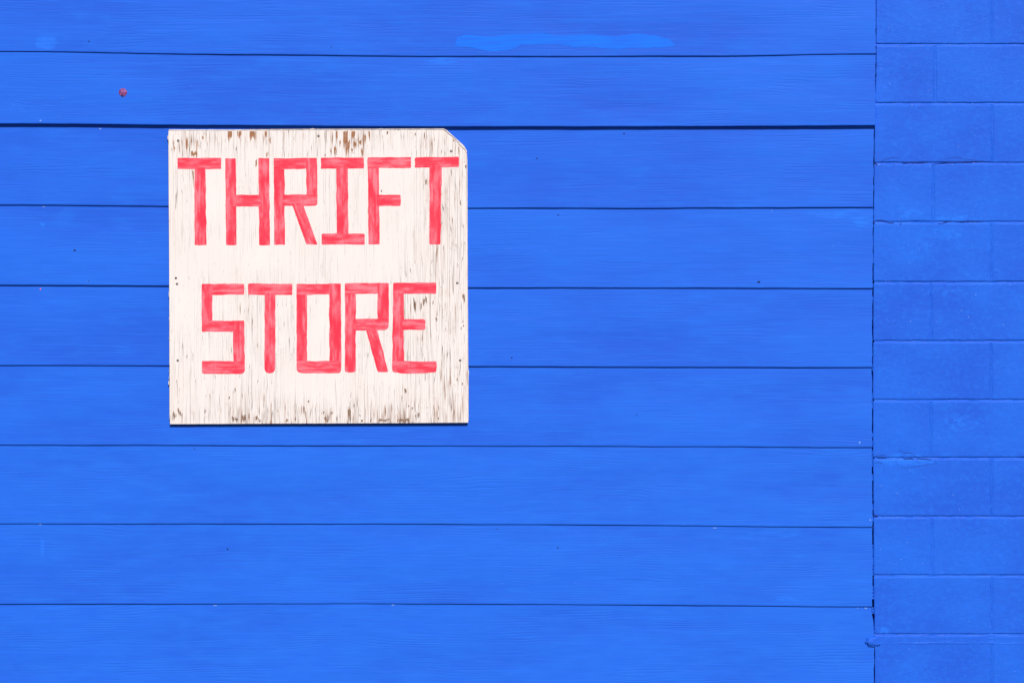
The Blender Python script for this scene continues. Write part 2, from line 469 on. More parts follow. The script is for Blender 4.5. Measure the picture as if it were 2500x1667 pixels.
# nail heads and little holes in the boards
dots = [(172, 575, 3.2), (1742, 648, 3.8), (1433, 307, 2.8), (1282, 494, 2.2), (1175, 821, 2.2), (523, 1260, 2.6), (1281, 1257, 2.2), (1462, 952, 1.6), (1142, 1214, 1.6), (447, 1030, 1.6), (204, 646, 1.8), (1233, 364, 2.2), (206, 97, 2.0), (762, 110, 1.6)]
for (dx, dy, rr) in dots:
    px, py = dx * 1.063, dy * 1.063
    k, y = on_board(px, py)
    n = 9
    vs = [(X(px), y - 0.0012, Z(py))]
    for i in range(n):
        a = 2 * math.pi * i / n
        rj = rr * .82 * (1 + .25 * rnd.uniform(-1, 1))
        vs.append((X(px + rj * 1.15 * math.cos(a)), y - 0.0004, Z(py + rj * 0.85 * math.sin(a))))
    mesh('nail_hole', vs, [(0, 1 + (i + 1) % n, 1 + i) for i in range(n)], M_HOLE, boards[k])

# chips where the paint has come off edges
def fleck(px, py, w, h, y, parent, mat=None):
    w *= .78; h *= .78
    n = 8; vs = [(X(px), y - .0006, Z(py))]
    for i in range(n):
        a = 2 * math.pi * i / n; q = 1 + .4 * rnd.uniform(-1, 1)
        vs.append((X(px + w * q * math.cos(a)), y - .0003, Z(py + h * q * math.sin(a))))
    return mesh('chip_glint', vs, [(0, 1 + (i + 1) % n, 1 + i) for i in range(n)], mat or M_FLECK, parent)
for (px, py, w, h) in [(244.5, 315, 4, 1.8), (156, 241, 1.4, 1.2), (1884, 514.5, 1.5, 1.3), (2113, 1484, 4.2, 1.7), (2094, 1483.4, 3.0, 1.0), (2124, 1268, 2.0, 2.2), (1745, 1288, 5, 1.2), (960, 1476, 4, 1.3), (525, 1477, 6, 1.4), (102, 296, 3, 2.6), (107, 505, 4, 1.3), (99, 1280, 4, 1.5), (216, 687, 2.2, 1.1), (2098, 1080, 3.4, 3), (98.5, 705, 2.5, 2.5)]:
    k, y = on_board(px, py)
    fleck(px, py, w, h, y, boards[k], M_RED if (px, py) == (98.5, 705) else None)

# round plug of pink filler
def plug():
    px0, py0, rad = 302, 227.5, 10.2
    k, y0 = on_board(px0, py0)
    vs, fs = [(X(px0), y0 - .0035, Z(py0))], []
    n, rings = 22, 5
    for q in range(1, rings + 1):
        f = q / rings
        for i in range(n):
            a = 2 * math.pi * i / n
            rr = rad * f * (1 + 0.09 * n1(math.cos(a) * 1.5 + 4, math.sin(a) * 1.5))
            hgt = 0.0045 * math.sqrt(max(0, 1 - f ** 3)) + 0.0011 * n1(i * .9 + q * 2.7, 8) * (1 if q < rings else 0)
            x, yv = px0 + rr * math.cos(a), py0 + rr * math.sin(a)
            # gouge low on the left
            g = math.exp(-(((x - px0 + 2) * .8 + (yv - py0 - 6) * -.6) / 1.6) ** 2 - (((x - px0 + 2) * .6 + (yv - py0 - 6) * .8) / 5) ** 2)
            vs.append((X(x), y0 - max(hgt * (1 - 1.3 * g), -.001) - .0002, Z(yv)))
    for i in range(n): fs.append((0, 1 + (i + 1) % n, 1 + i))
    for q in range(rings - 1):
        for i in range(n):
            a, b = 1 + q * n + i, 1 + q * n + (i + 1) % n
            fs.append((a, b, b + n, a + n))
    o = mesh('filler_plug', vs, fs, M_PLUG, boards[k], True)
    o['label'] = 'small round plug of pinkish purple filler on a blue board'
    vs = []
    for i in range(7):
        t = i / 6; w = 1.3 * math.sin(math.pi * min(max(t, .08), .92))
        cx_, cy_ = px0 - 4.2 + 6 * t, py0 + 5.5 + 4.6 * t
        vs += [(X(cx_ - .6 * w), y0 - .0056 + .004 * t, Z(cy_ + .8 * w)), (X(cx_ + .6 * w), y0 - .0056 + .004 * t, Z(cy_ - .8 * w))]
    mesh('gouge', vs, [(2 * i, 2 * i + 1, 2 * i + 3, 2 * i + 2) for i in range(6)], M_HOLE, o)
plug()

# ------------------------------------------------------------------ concrete block wall on the right
bw = thing('block_wall', 'bright blue painted concrete block wall right of the clapboards', 'wall')
JY = [-34, 110, 253.5, 398.9, 543, 689.6, 833.4, 977, 1118, 1261, 1404.6, 1548.5, 1692, 1836, 1980]
VX = [2420, 2281.7, 2421, 2277, 2420, 2273, 2419, 2272, 2420, 2275, 2420, 2420, 2276, 2420]
YF = -0.0045
JH = 5.2                      # px height of a bed joint
BW = 281; STEPX = 288
LB = [(-100, 2138.5), (110, 2139.5), (254, 2136.5), (399, 2134), (543, 2132.6), (690, 2132.2), (833, 2131.5), (977, 2131.2), (1118, 2131.4), (1261, 2132.6), (1404, 2133), (1545, 2135.5), (2000, 2136)]
def block(px0, px1, py0, py1, seed, left=False):
    """rounded, slightly ragged block face; grid with denser rim"""
    W, H = px1 - px0, py1 - py0
    us = [0, 1.2, 3.0, 6] + [6 + (W - 12) * i / 20 for i in range(1, 20)] + [W - 6, W - 3, W - 1.2, W]
    vs_ = [0, 1.0, 2.6, 5.5] + [5.5 + (H - 11) * i / 14 for i in range(1, 14)] + [H - 5.5, H - 2.6, H - 1.0, H]
    NU, NV = len(us), len(vs_)
    verts, faces = [], []
    for j, v in enumerate(vs_):
        for i, u in enumerate(us):
            ex, ey = min(u, W - u), min(v, H - v)
            dep = 0
            if ex < 3: dep += 0.0011 * (1 - ex / 3.0) ** 2
            if ey < 2.6: dep += 0.0014 * (1 - ey / 2.6) ** 2
            x, yv = px0 + u, py0 + v
            if left and u < 6: x = interp(LB, yv) + u + (0.8 * n1(yv / 9.0, seed) + .5 * n1(yv / 3.7, 9)) * (1 - u / 6)
            elif i in (0, NU - 1): x += 0.5 * n1(yv / 12.0, seed)
            rag = n1((px0 + u) / 23.0, seed + j) * 0.5 + n1((px0 + u) / 61.0, seed + .5)
            if j < 3: yv += 0.7 * rag
            if j > NV - 4: yv += 1.0 * (n1((px0 + u) / 30.0, seed + 5.5) + .5 * n1((px0 + u) / 9.0, seed + 8.5))
            y = YF + dep + 0.0005 * mnoise.noise(Vector((x / 60.0, yv / 60.0, seed)))
            verts.append((X(x), y, Z(yv)))
    for j in range(NV - 1):
        for i in range(NU - 1):
            a = j * NU + i
            faces.append((a, a + NU, a + NU + 1, a + 1))
    # side returns
    rim = [i for i in range(NU)] + [j * NU + NU - 1 for j in range(1, NV)] + [(NV - 1) * NU + i for i in range(NU - 2, -1, -1)] + [j * NU for j in range(NV - 2, 0, -1)]
    n0 = len(verts)
    for r_ in rim: verts.append((verts[r_][0], 0.10, verts[r_][2]))
    m = len(rim)
    for i in range(m):
        j = (i + 1) % m
        faces.append((rim[i], rim[j], n0 + j, n0 + i))
    o = mesh('concrete_block', verts, faces, M_BLOCK, bw)
    touch_attr(o, False)
    t_ = rnd.uniform(.38, .50); o.color = (t_, t_, t_, 1)
    return o
blocks = {}
seed = 40
for r_ in range(len(JY) - 1):
    y0, y1 = JY[r_] + JH / 2, JY[r_ + 1] - JH / 2
    x = 2133; first = True; c = 0
    ends = [VX[r_] - 3.2] + [VX[r_] - 3.2 + STEPX * q for q in range(1, 5)]
    for e in ends:
        seed += 1
        blocks[(r_, c)] = block(x, e, y0, y1, seed, first)
        x = e + 6.4; first = False; c += 1
# mortar: bed joints a little back from the face, ragged in section; head joints almost flush
def bed(r_, py):
    vs, fs = [], []
    n = 130
    prof = [(-JH / 2 - 4, .012), (-JH / 2 + .4, .0042), (-.6, .0024), (JH / 2 - .8, .0016), (JH / 2 + 1.4, .0014), (JH / 2 + 4, .012)]
    for i in range(n + 1):
        px = lerp(2134, 3560, (i / n) ** 1.6)
        for q, (dz, dy) in enumerate(prof):
            e = (1.2 * n1(px / 26.0, r_ + q * .37 + 60) + .5 * n1(px / 6.0, r_ + q + 80)) if 0 < q < 5 else 0
            d = dy + .0014 * n1(px / 24.0, r_ * 2 + q * .21 + 90) * (1 if 0 < q < 5 else 0)
            vs.append((X(px), YF + d, Z(py + dz + e)))
    m = len(prof)
    for i in range(n):
        for q in range(m - 1):
            a = i * m + q; fs.append((a, a + 1, a + m + 1, a + m))
    mesh('bed_joint', vs, fs, M_MORTAR, bw)
for r_, py in enumerate(JY): bed(r_, py)
def head(r_, px, y0, y1):
    vs, fs = [], []
    n = 24
    prof = [(-6, .010), (-3.0, .0015), (-1.2, .0012), (1.4, .0004), (3.2, .0008), (6, .010)]
    for i in range(n + 1):
        py = lerp(y0, y1, i / n)
        for q, (dx, dy) in enumerate(prof):
            e = .5 * n1(py / 11.0, r_ + q + px) if 0 < q < 5 else 0
            d = dy + .0009 * n1(py / 22.0, r_ * 1.7 + q * .25 + px * .01) * (1 if 0 < q < 5 else 0)
            vs.append((X(px + dx + e), YF + d, Z(py)))
    m = len(prof)
    for i in range(n):
        for q in range(m - 1):
            a = i * m + q; fs.append((a, a + m, a + m + 1, a + 1))
    mesh('head_joint', vs, fs, M_MORTAR, bw)
for r_ in range(len(JY) - 1):
    for q in range(5): head(r_, VX[r_] + STEPX * q, JY[r_] + 3, JY[r_ + 1] - 3)
bm = bmesh.new(); box_bm(bm, X(2140), X(3560), 0.02, 0.19, 0.0, Z(-34))
me = bpy.data.meshes.new('block_core'); bm.to_mesh(me); bm.free(); link('block_core', me, M_SHEATH, bw)

# cracks along the joints
def crack(ptsx, w, y=YF - .0003):
    w *= .8
    vs, fs = [], []
    P = []
    for (a, b) in zip(ptsx, ptsx[1:]):
        for q in range(6): P.append((lerp(a[0], b[0], q / 6), lerp(a[1], b[1], q / 6)))
    P.append(ptsx[-1])
    for i, (px, py) in enumerate(P):
        t = i / (len(P) - 1); ww = w * (0.25 + math.sin(math.pi * t) ** .6) * (1 + .5 * n1(i * .7, 4)) * .5
        py += .7 * n1(px / 3.0, 2)
        vs += [(X(px), y, Z(py - ww)), (X(px), y, Z(py + ww))]
    for i in range(len(P) - 1): fs.append((2 * i, 2 * i + 1, 2 * i + 3, 2 * i + 2))
    mesh('crack', vs, fs, M_CRACK, bw)
z7 = lambda L: [(2080 + a / 4.612, 1000 + b / 4.612) for a, b in L]
z6 = lambda L: [(2080 + a / 4.612, 400 + b / 4.612) for a, b in L]
z5 = lambda L: [(2080 + a / 4.612, 80 + b / 4.612) for a, b in L]
crack(z7([(250, 520), (330, 515), (380, 503)]), 1.0); crack(z7([(520, 462), (550, 468), (575, 485), (640, 480), (690, 500), (715, 540)]), 1.2)
crack(z7([(715, 543), (790, 552), (850, 556), (900, 570)]), 2.2); crack(z7([(285, 545), (350, 535), (390, 545)]), 1.6); crack(z7([(250, 600), (300, 592), (340, 605)]), 1.0)
crack(z7([(575, 555), (640, 545), (700, 550)]), 2.2); crack(z7([(540, 660), (700, 640), (860, 615), (960, 600)]), .8)
crack(z6([(400, 662), (440, 668), (475, 666)]), 2.0); crack(z6([(270, 640), (320, 636), (380, 650), (410, 664)]), 1.4); crack(z6([(960, 672), (1010, 672), (1060, 652), (1130, 645)]), 1.8)
crack(z6([(1130, 648), (1250, 655), (1400, 645), (1490, 655)]), 1.6); crack(z5([(320, 1450), (400, 1418), (480, 1410), (540, 1420)]), 1.0); crack(z5([(560, 1470), (640, 1462), (760, 1466), (900, 1460)]), 2.0)
crack(z5([(1000, 1440), (1090, 1412), (1180, 1405), (1260, 1425), (1400, 1440)]), 1.0); crack(z5([(900, 1480), (1100, 1462), (1300, 1455), (1490, 1445)]), 1.8)
crack([(2131.5, 402), (2134, 397), (2139, 401), (2141, 404)], 4.0); crack([(2131, 544), (2136, 545)], 4.0); crack([(2131.5, 1258), (2137, 1259), (2143, 1260)], 3.2); crack([(2130, 1286), (2133, 1287)], 4.5)
# pale bits on the joints, glints painted in among the chips
for (a, b, w, h) in [(512, 155, 1.8, 1.3), (785, 150, 2.0, 1.0), (885, 150, 1.5, 1.0), (1100, 145, 2.6, .9), (672, 815, 1.8, 1.4), (1095, 808, 2.0, 1.1), (1350, 806, 1.8, 1.1), (300, 1487, 3.2, 1.5), (490, 1485, 1.6, .9), (878, 1506, 1.8, 1.1), (1125, 1487, 1.8, 1.0), (1195, 1280, 1.1, 1.0)]:
    fleck(2080 + a / 4.612, 80 + b / 4.612, w, h, YF - .0002, bw)
for (a, b, w, h) in [(545, 553, 2.0, 1.9), (978, 316, 1.2, 1.1), (508, 938, 1.1, 1.6), (452, 1215, 1.8, .7), (518, 1215, 2.0, .8), (740, 1215, 1.8, .6), (790, 1215, 2.0, .7), (620, 1488, 1.5, .9), (330, 852, 1.3, .8)]:
    fleck(2080 + a / 4.612, 1000 + b / 4.612, w, h, YF - .0004, bw)
for (px, py) in [(2346.5, 757.8), (2173, 692.5), (2258, 837), (2316, 978.5), (2186.7, 1376), (2199, 1365), (2193, 535)]:
    fleck(px, py, 1.4, .9, YF - .0004, bw)
fleck(2198.5, 546.5, 2.0, 2.4, YF - .0006, bw, M_HOLE)

# ragged bead of caulk and paint in the gap between siding and blocks
def bead():
    vs, fs = [], []
    py = -60; idx = 0
    while py < 1545:
        ln = rnd.uniform(5, 26)
        if rnd.random() < 0.36:
            n = max(3, int(ln / 2.2))
            b0 = len(vs)
            for i in range(n + 1):
                q = py + ln * i / n
                lx, rx = interp(RIGHT, q) - 0.4, interp(LB, q) + 0.9
                f = rnd.uniform(.35, .8)
                mx = lerp(lx, rx, f)
                d = rnd.uniform(-.0005, .0025)
                vs += [(X(lx - .3), 0.004, Z(q)), (X(lx + .5), YF + .003 + d, Z(q)), (X(mx), YF + .0018 + d, Z(q)), (X(rx), 0.003, Z(q))]
            for i in range(n):
                for m in range(3):
                    a = b0 + i * 4 + m; fs.append((a, a + 4, a + 5, a + 1))
        py += ln
    mesh('caulk_bead', vs, fs, M_MORTAR, wall)
bead()
# sloppy mortar ledge and lump at the foot of the joint
def lump():
    vs, fs = [], []
    nu, nv = 26, 14
    for j in range(nv + 1):
        b = math.pi * j / nv
        for i in range(nu):
            a = 2 * math.pi * i / nu
            d = Vector((math.cos(a) * math.sin(b), -math.cos(b), math.sin(a) * math.sin(b)))
            w = 1 + .38 * mnoise.noise(d * 1.9 + Vector((3, 1, 7))) + .20 * mnoise.noise(d * 4.5 + Vector((1, 4, 2)))
            px = 2130 + 17 * math.copysign(abs(d.x) ** .7, d.x) * w; py = 1566 - 11 * math.copysign(abs(d.z) ** .7, d.z) * w
            vs.append((X(px), -0.0035 + .0065 * d.y * w, Z(py)))
    for j in range(nv):
        for i in range(nu):
            a, b = j * nu + i, j * nu + (i + 1) % nu
            fs.append((a, b, b + nu, a + nu))
    o = mesh('mortar_lump', vs, fs, M_MORTAR, bw, True)
    # ledge running to the right
    vs, fs = [], []
    n = 140
    prof = [(-3, .004), (1.5, .0006), (3, .0016), (6, .0010), (9.5, .0004), (11.5, .0010), (15, .0003), (20, -.0005), (22.5, -.0003), (23.5, .003)]
    for i in range(n + 1):
        px = lerp(2138, 3560, (i / n) ** 1.7)
        for q, (dz, dy) in enumerate(prof):
            e = 1.6 * n1(px / 34.0, q * .5 + 2) + .7 * n1(px / 9.0, q + 30)
            vs.append((X(px), YF + dy + .0013 * n1(px / 31.0, q * .6 + 12) + .0006 * n1(px / 8.0, q * .9 + 17), Z(1549 + dz + e)))
    m = len(prof)
    for i in range(n):
        for q in range(m - 1):
            a = i * m + q; fs.append((a, a + 1, a + m + 1, a + m))
    mesh('mortar_ledge', vs, fs, M_MORTAR, bw)
lump()

# ------------------------------------------------------------------ the sign
sign = thing('store_sign', 'weathered white plywood sign with red hand-painted lettering and one clipped corner', 'sign')
sign.location = (0, 0, 0)
YS0, YS1, YS2 = -0.0075, -0.0120, -0.0185
def densify(pts, step, amp, sd, f=9.0):
    out = []
    for i, (a, b) in enumerate(pts):
        c, d = pts[(i + 1) % len(pts)]
        L = math.hypot(c - a, d - b); n = max(1, int(L / step))
        nx, ny = -(d - b) / L, (c - a) / L
        for q in range(n):
            t = q / n
            e = amp * (n1((i * 400 + q * step) / f, sd) + .5 * n1((i * 400 + q * step) / (f * .3), sd + 2)) if q else 0
            out.append((lerp(a, c, t) + nx * e, lerp(b, d, t) + ny * e))
    return out
# backing sheet, showing above the face and as splinters along the left edge
def back_left(py):
    v = 414.2 + (py - 320) / 714 * 3.6 - .2
    for (c, w, a) in ((337, 7, 3.6), (716, 9, 2.4), (735, 14, 1.2), (778, 6, 2.2), (826, 5, 2.4), (893, 5, 2.0), (905, 4, 3.0), (922, 4, 3.2), (934, 7, 4.6), (1018, 5, 1.8), (1027, 5, 2.4)):
        v -= a * math.exp(-((py - c) / w) ** 4)
    return v
bo = [(414, 317.4), (560, 317.6), (757, 316.2), (764, 314.6), (771, 316.2), (925, 315.9), (930, 315.2), (937, 315.8), (1078, 315.2), (1084, 315.6), (1091, 319), (1120, 345), (1133, 357), (1140.0, 369), (1141.4, 400), (1142.4, 690), (1143.6, 900), (1145.2, 908), (1144.2, 920), (1144.2, 1026), (418, 1029)]
bo = densify(bo, 9, .28, 3)
bo += [(back_left(py), py) for py in range(1028, 322, -3)]
slab('backing_sheet', bo, YS1 + .0002, YS0, M_BACKW, sign)
# the face: subdivided so the wear can vary, with a bare dark rim
FO = [(413.6, 321.3), (560, 320.6), (800, 319.6), (1078, 318.6), (1085, 320.5), (1100, 333), (1136.5, 368.5), (1139.4, 376), (1140.6, 500), (1141.3, 690), (1143.2, 1030.8), (960, 1032.0), (780, 1032.7), (417.5, 1034.4), (415.6, 700)]
def sign_z(px): return 0.0
def inside(px, py):
    top = interp([(413, 321.3), (560, 320.6), (800, 319.6), (1078, 318.6), (1085, 320.5), (1100, 333), (1136.5, 368.5), (1139.4, 376), (1144, 380)], px)
    return top
def face_panel():
    NXs, NZs = 150, 150
    verts, faces, wear = [], [], []
    blobs = [(780, 335, 420, 36, .75), (860, 330, 70, 50, .5), (470, 350, 60, 70, .55), (1100, 560, 55, 300, .62), (1065, 520, 50, 140, .45), (440, 470, 28, 130, .35), (1040, 420, 22, 60, .35), (690, 385, 40, 50, .35),
             (620, 470, 22, 30, .25), (760, 1015, 420, 34, .85), (620, 955, 110, 90, .5), (880, 975, 60, 90, .5), (1010, 1000, 120, 60, .45), (1000, 760, 40, 130, .5), (1060, 860, 90, 220, .45), (560, 790, 90, 80, .36),
             (640, 760, 60, 120, .30), (880, 830, 30, 60, .3), (1115, 960, 40, 90, .6), (440, 870, 35, 80, .40), (770, 640, 60, 40, .25), (720, 800, 30, 60, .3), (850, 690, 300, 30, .15), (1120, 410, 40, 60, .35)]
    clean = [(965, 500, 55, 110, .5), (560, 630, 150, 30, .3), (520, 450, 30, 90, .3), (770, 930, 120, 40, .35), (960, 920, 60, 40, .3), (640, 600, 80, 30, .25), (760, 355, 50, 12, .2), (850, 650, 140, 30, .2), (940, 600, 60, 50, .3)]
    for j in range(NZs + 1):
        v = j / NZs
        for i in range(NXs + 1):
            u = i / NXs
            # left and right edges
            py_l = lerp(321.3, 1034.4, v)
            xl = interp([(321, 413.6), (700, 415.6), (1034, 417.5)], py_l); xr = interp([(376, 1139.4), (500, 1140.6), (690, 1141.3), (1031, 1143.2)], lerp(318, 1031, v))
            px = lerp(xl, xr, u)
            tp = inside(px, 0); bt = interp([(417, 1034.4), (780, 1032.7), (960, 1032), (1143, 1030.8)], px)
            tp += .35 * n1(px / 8.0, 44); bt += .4 * n1(px / 9.0, 45)
            py = lerp(tp, bt, v)
            verts.append((X(px), YS2 + .0005 * mnoise.noise(Vector((px / 260, py / 260, 3))), Z(py)))
            w = .12
            for (cx, cy, rx, ry, s) in blobs: w += s * math.exp(-((px - cx) / rx) ** 2 - ((py - cy) / ry) ** 2)
            for (cx, cy, rx, ry, s) in clean: w -= s * math.exp(-((px - cx) / rx) ** 2 - ((py - cy) / ry) ** 2)
            w *= 1 + .5 * mnoise.noise(Vector((px / 45, py / 110, 9)))
            wear.append(max(.02, min(1.1, w)))
    n = NXs + 1
    for j in range(NZs):
        for i in range(NXs):
            a = j * n + i; faces.append((a, a + n, a + n + 1, a + 1))
    nf = len(faces)
    rim = [i for i in range(n)] + [j * n + n - 1 for j in range(1, NZs + 1)] + [NZs * n + i for i in range(n - 2, -1, -1)] + [j * n for j in range(NZs - 1, 0, -1)]
    cxm, cym = X(778), Z(676)
    b0 = len(verts); m = len(rim)
    for r_ in rim:                                   # worn arris
        x, y, z = verts[r_]
        dx = -1 if x < X(419) else (1 if x > X(1137) else 0); dz = 1 if z > Z(380) else (-1 if z < Z(1020) else 0)
        wv = S * (.55 + .35 * n1(x * 60 + z * 47, 5))
        k2 = (1.1 + 1.3 * min(1, max(0, (PXOF(x) - 500) / 200)) + (1.6 if PXOF(x) > 1084 else 0)) if dz > 0 else .5
        verts.append((x + dx * wv * .5, y + .0016, z + dz * wv * k2)); wear.append(.5)
    for r_ in range(m):
        v_ = verts[b0 + r_]; verts.append((v_[0], YS1, v_[2])); wear.append(.5)
    for i in range(m):
        j = (i + 1) % m
        faces.append((rim[i], rim[j], b0 + j, b0 + i)); faces.append((b0 + i, b0 + j, b0 + m + j, b0 + m + i))
    me = bpy.data.meshes.new('face_panel'); me.from_pydata(verts, [], faces)
    at = me.attributes.new('wear', 'FLOAT', 'POINT'); at.data.foreach_set('value', wear)
    me.update()
    o = link('face_panel', me, [M_SIGN, M_EDGE], sign)
    me.polygons.foreach_set('material_index', [0] * nf + [1] * (len(faces) - nf))
    return o
face = face_panel()
def face_y(px, py): return YS2 + .0005 * mnoise.noise(Vector((px / 260, py / 260, 3)))

# lettering: every stroke its own brush mark inside one letter
def rounded(quad, rads, amp, sd):
    """quad TL,TR,BR,BL in px -> wobbly outline with rounded corners"""
    out = []
    n = 4
    for i in range(n):
        p0, p1, p2 = Vector(quad[i - 1]), Vector(quad[i]), Vector(quad[(i + 1) % n])
        r_ = rads[i]
        a = p1 + (p0 - p1).normalized() * r_; b = p1 + (p2 - p1).normalized() * r_
        for q in range(5):
            t = q / 4
            out.append(((1 - t) ** 2 * a + 2 * t * (1 - t) * p1 + t * t * b)[:])
        nx = (quad[(i + 2) % n], quad[(i + 1) % n])
        e = p2 + (p1 - p2).normalized() * rads[(i + 1) % n]
        L = (e - b).length; m = max(2, int(L / 4))
        d = (e - b).normalized() if L > 1e-6 else Vector((1, 0)); nrm = Vector((-d.y, d.x))
        for q in range(1, m):
            t = q / m
            ee = amp * (n1((sd * 97 + i * 37) + q * 4 / 24.0, sd) + .45 * n1(q * 4 / 6.0, sd + i)) * min(1, 4 * min(t, 1 - t))
            out.append((b.lerp(e, t) + nrm * ee)[:])
    return out
stroke_id = [0]
def letter(ch, strokes):
    verts, faces, uvs = [], [], []
    for si, st in enumerate(strokes):
        quad, rads = st[0], (st[1] if len(st) > 1 else (1.6, 1.6, 1.6, 1.6))
        stroke_id[0] += 1
        sd = stroke_id[0] * 1.37
        ol = rounded(quad, [q_ * 1.4 for q_ in rads], 1.45, sd)
        TL, TR, BR, BL = [Vector(q) for q in quad]
        if (TR - TL).length > (BL - TL).length: ax = ((TR + BR) - (TL + BL)).normalized()
        else: ax = ((BL + BR) - (TL + TR)).normalized()
        cr = Vector((-ax.y, ax.x))
        b0 = len(verts)
        for (px, py) in ol:
            verts.append((X(px), face_y(px, py) - .00022 - .00005 * si, Z(py)))
            p = Vector((px, py))
            uvs.append((p.dot(ax) * S + sd * .71, (p - TL).dot(cr) * S + sd * .37))
        faces.append(tuple(range(b0, b0 + len(ol)))[::-1])
    me = bpy.data.meshes.new('letter'); me.from_pydata(verts, [], faces)
    uv = me.uv_layers.new(name='UVMap')
    for lp in me.loops: uv.data[lp.index].uv = uvs[lp.vertex_index]
    me.update()
    bm = bmesh.new(); bm.from_mesh(me); bmesh.ops.triangulate(bm, faces=bm.faces); bm.to_mesh(me); bm.free()
    o = link('letter', me, M_RED, face)
    o['label'] = 'red brush-painted capital letter ' + ch
    return o
def A(L): return [(390 + x / 3.92, 290 + y / 3.92) for x, y in L]
def B(L): return [(770 + x / 3.92, 290 + y / 3.92) for x, y in L]
def C_(L): return [(390 + x / 3.92, 660 + y / 3.92) for x, y in L]
def D(L): return [(770 + x / 3.92, 660 + y / 3.92) for x, y in L]
def Q(f, x0, y0, x1, y1, sx=0, sy=0): return f([(x0, y0), (x1, y0 + sy), (x1 + sx, y1 + sy), (x0 + sx, y1)])
letter('T', [(Q(A, 180, 381, 597, 487),), (A([(342, 470), (446, 470), (457, 1212), (343, 1212)]),)])
letter('H', [(Q(A, 635, 383, 735, 1212, 7),), (Q(A, 950, 382, 1054, 1213, 8),), (Q(A, 715, 733, 975, 843),)])
letter('R', [(Q(A, 1097, 383, 1199, 1210, 6),), (Q(A, 1097, 383, 1508, 487, 0, -3),), (Q(A, 1405, 382, 1510, 836, 6), (2, 2, 6, 2)), (Q(A, 1185, 731, 1515, 838, 0, -1), (2, 2, 6, 2)), (A([(1268, 815), (1376, 815), (1516, 1207), (1408, 1204)]),)])
letter('I', [(Q(B, 57, 379, 467, 485, 0, -3),), (Q(B, 203, 470, 314, 1115, 7),), (Q(B, 64, 1103, 476, 1208), (2.5, 2.5, 2.5, 2.5))])
letter('F', [(Q(B, 503, 377, 610, 1206, 9),), (Q(B, 503, 376, 919, 480, 0, -3),), (Q(B, 590, 732, 819, 840), (2, 3, 3, 2))])
letter('T', [(Q(B, 952, 376, 1375, 475, 0, -7), (4, 2, 2, 2)), (B([(1095, 455), (1212, 455), (1199, 1206), (1092, 1206)]), (2, 2, 3, 3))])
letter('S', [(Q(C_, 410, 131, 815, 235),), (Q(C_, 410, 133, 512, 585),), (Q(C_, 411, 483, 816, 588, 0, -2),), (Q(C_, 707, 484, 815, 984, 8), (2, 2, 7, 3)), (Q(C_, 412, 866, 820, 988, 0, 2), (2, 2, 8, 5))])
letter('T', [(Q(C_, 853, 127, 1276, 235, 0, 2), (2.5, 2.5, 2.5, 2.5)), (Q(C_, 1011, 215, 1115, 984, -3), (2, 2, 10, 10))])
letter('O', [(Q(C_, 1315, 132, 1415, 978, 0), (2, 2, 2, 8)), (Q(C_, 1315, 131, 1738, 235, 0, -3),), (Q(D, 135, 128, 247, 970, 7), (2, 2, 6, 2)), (Q(C_, 1316, 866, 1740, 982, 0, 0), (2, 2, 6, 11))])
letter('R', [(Q(D, 286, 127, 391, 974, 0), (2, 2, 5, 5)), (Q(D, 287, 125, 706, 228, 0, -2),), (Q(D, 597, 123, 706, 560, 0), (2, 2, 8, 2)), (Q(D, 375, 466, 705, 575, 0, -3), (2, 2, 9, 2)), (D([(484, 555), (592, 555), (702, 972), (600, 972)]), (2, 2, 3, 4))])
letter('E', [(D([(747, 122), (848, 120), (854, 965), (738, 968)]), (2, 2, 2, 4)), (Q(D, 748, 120, 1158, 228, 0, -2),), (Q(D, 835, 466, 1056, 570, 0, 0), (2, 5, 5, 2)), (Q(D, 738, 868, 1160, 976, 0, 0), (2, 2, 5, 6)), (Q(D, 780, 940, 1100, 984, 0, 0), (3, 3, 8, 8))])

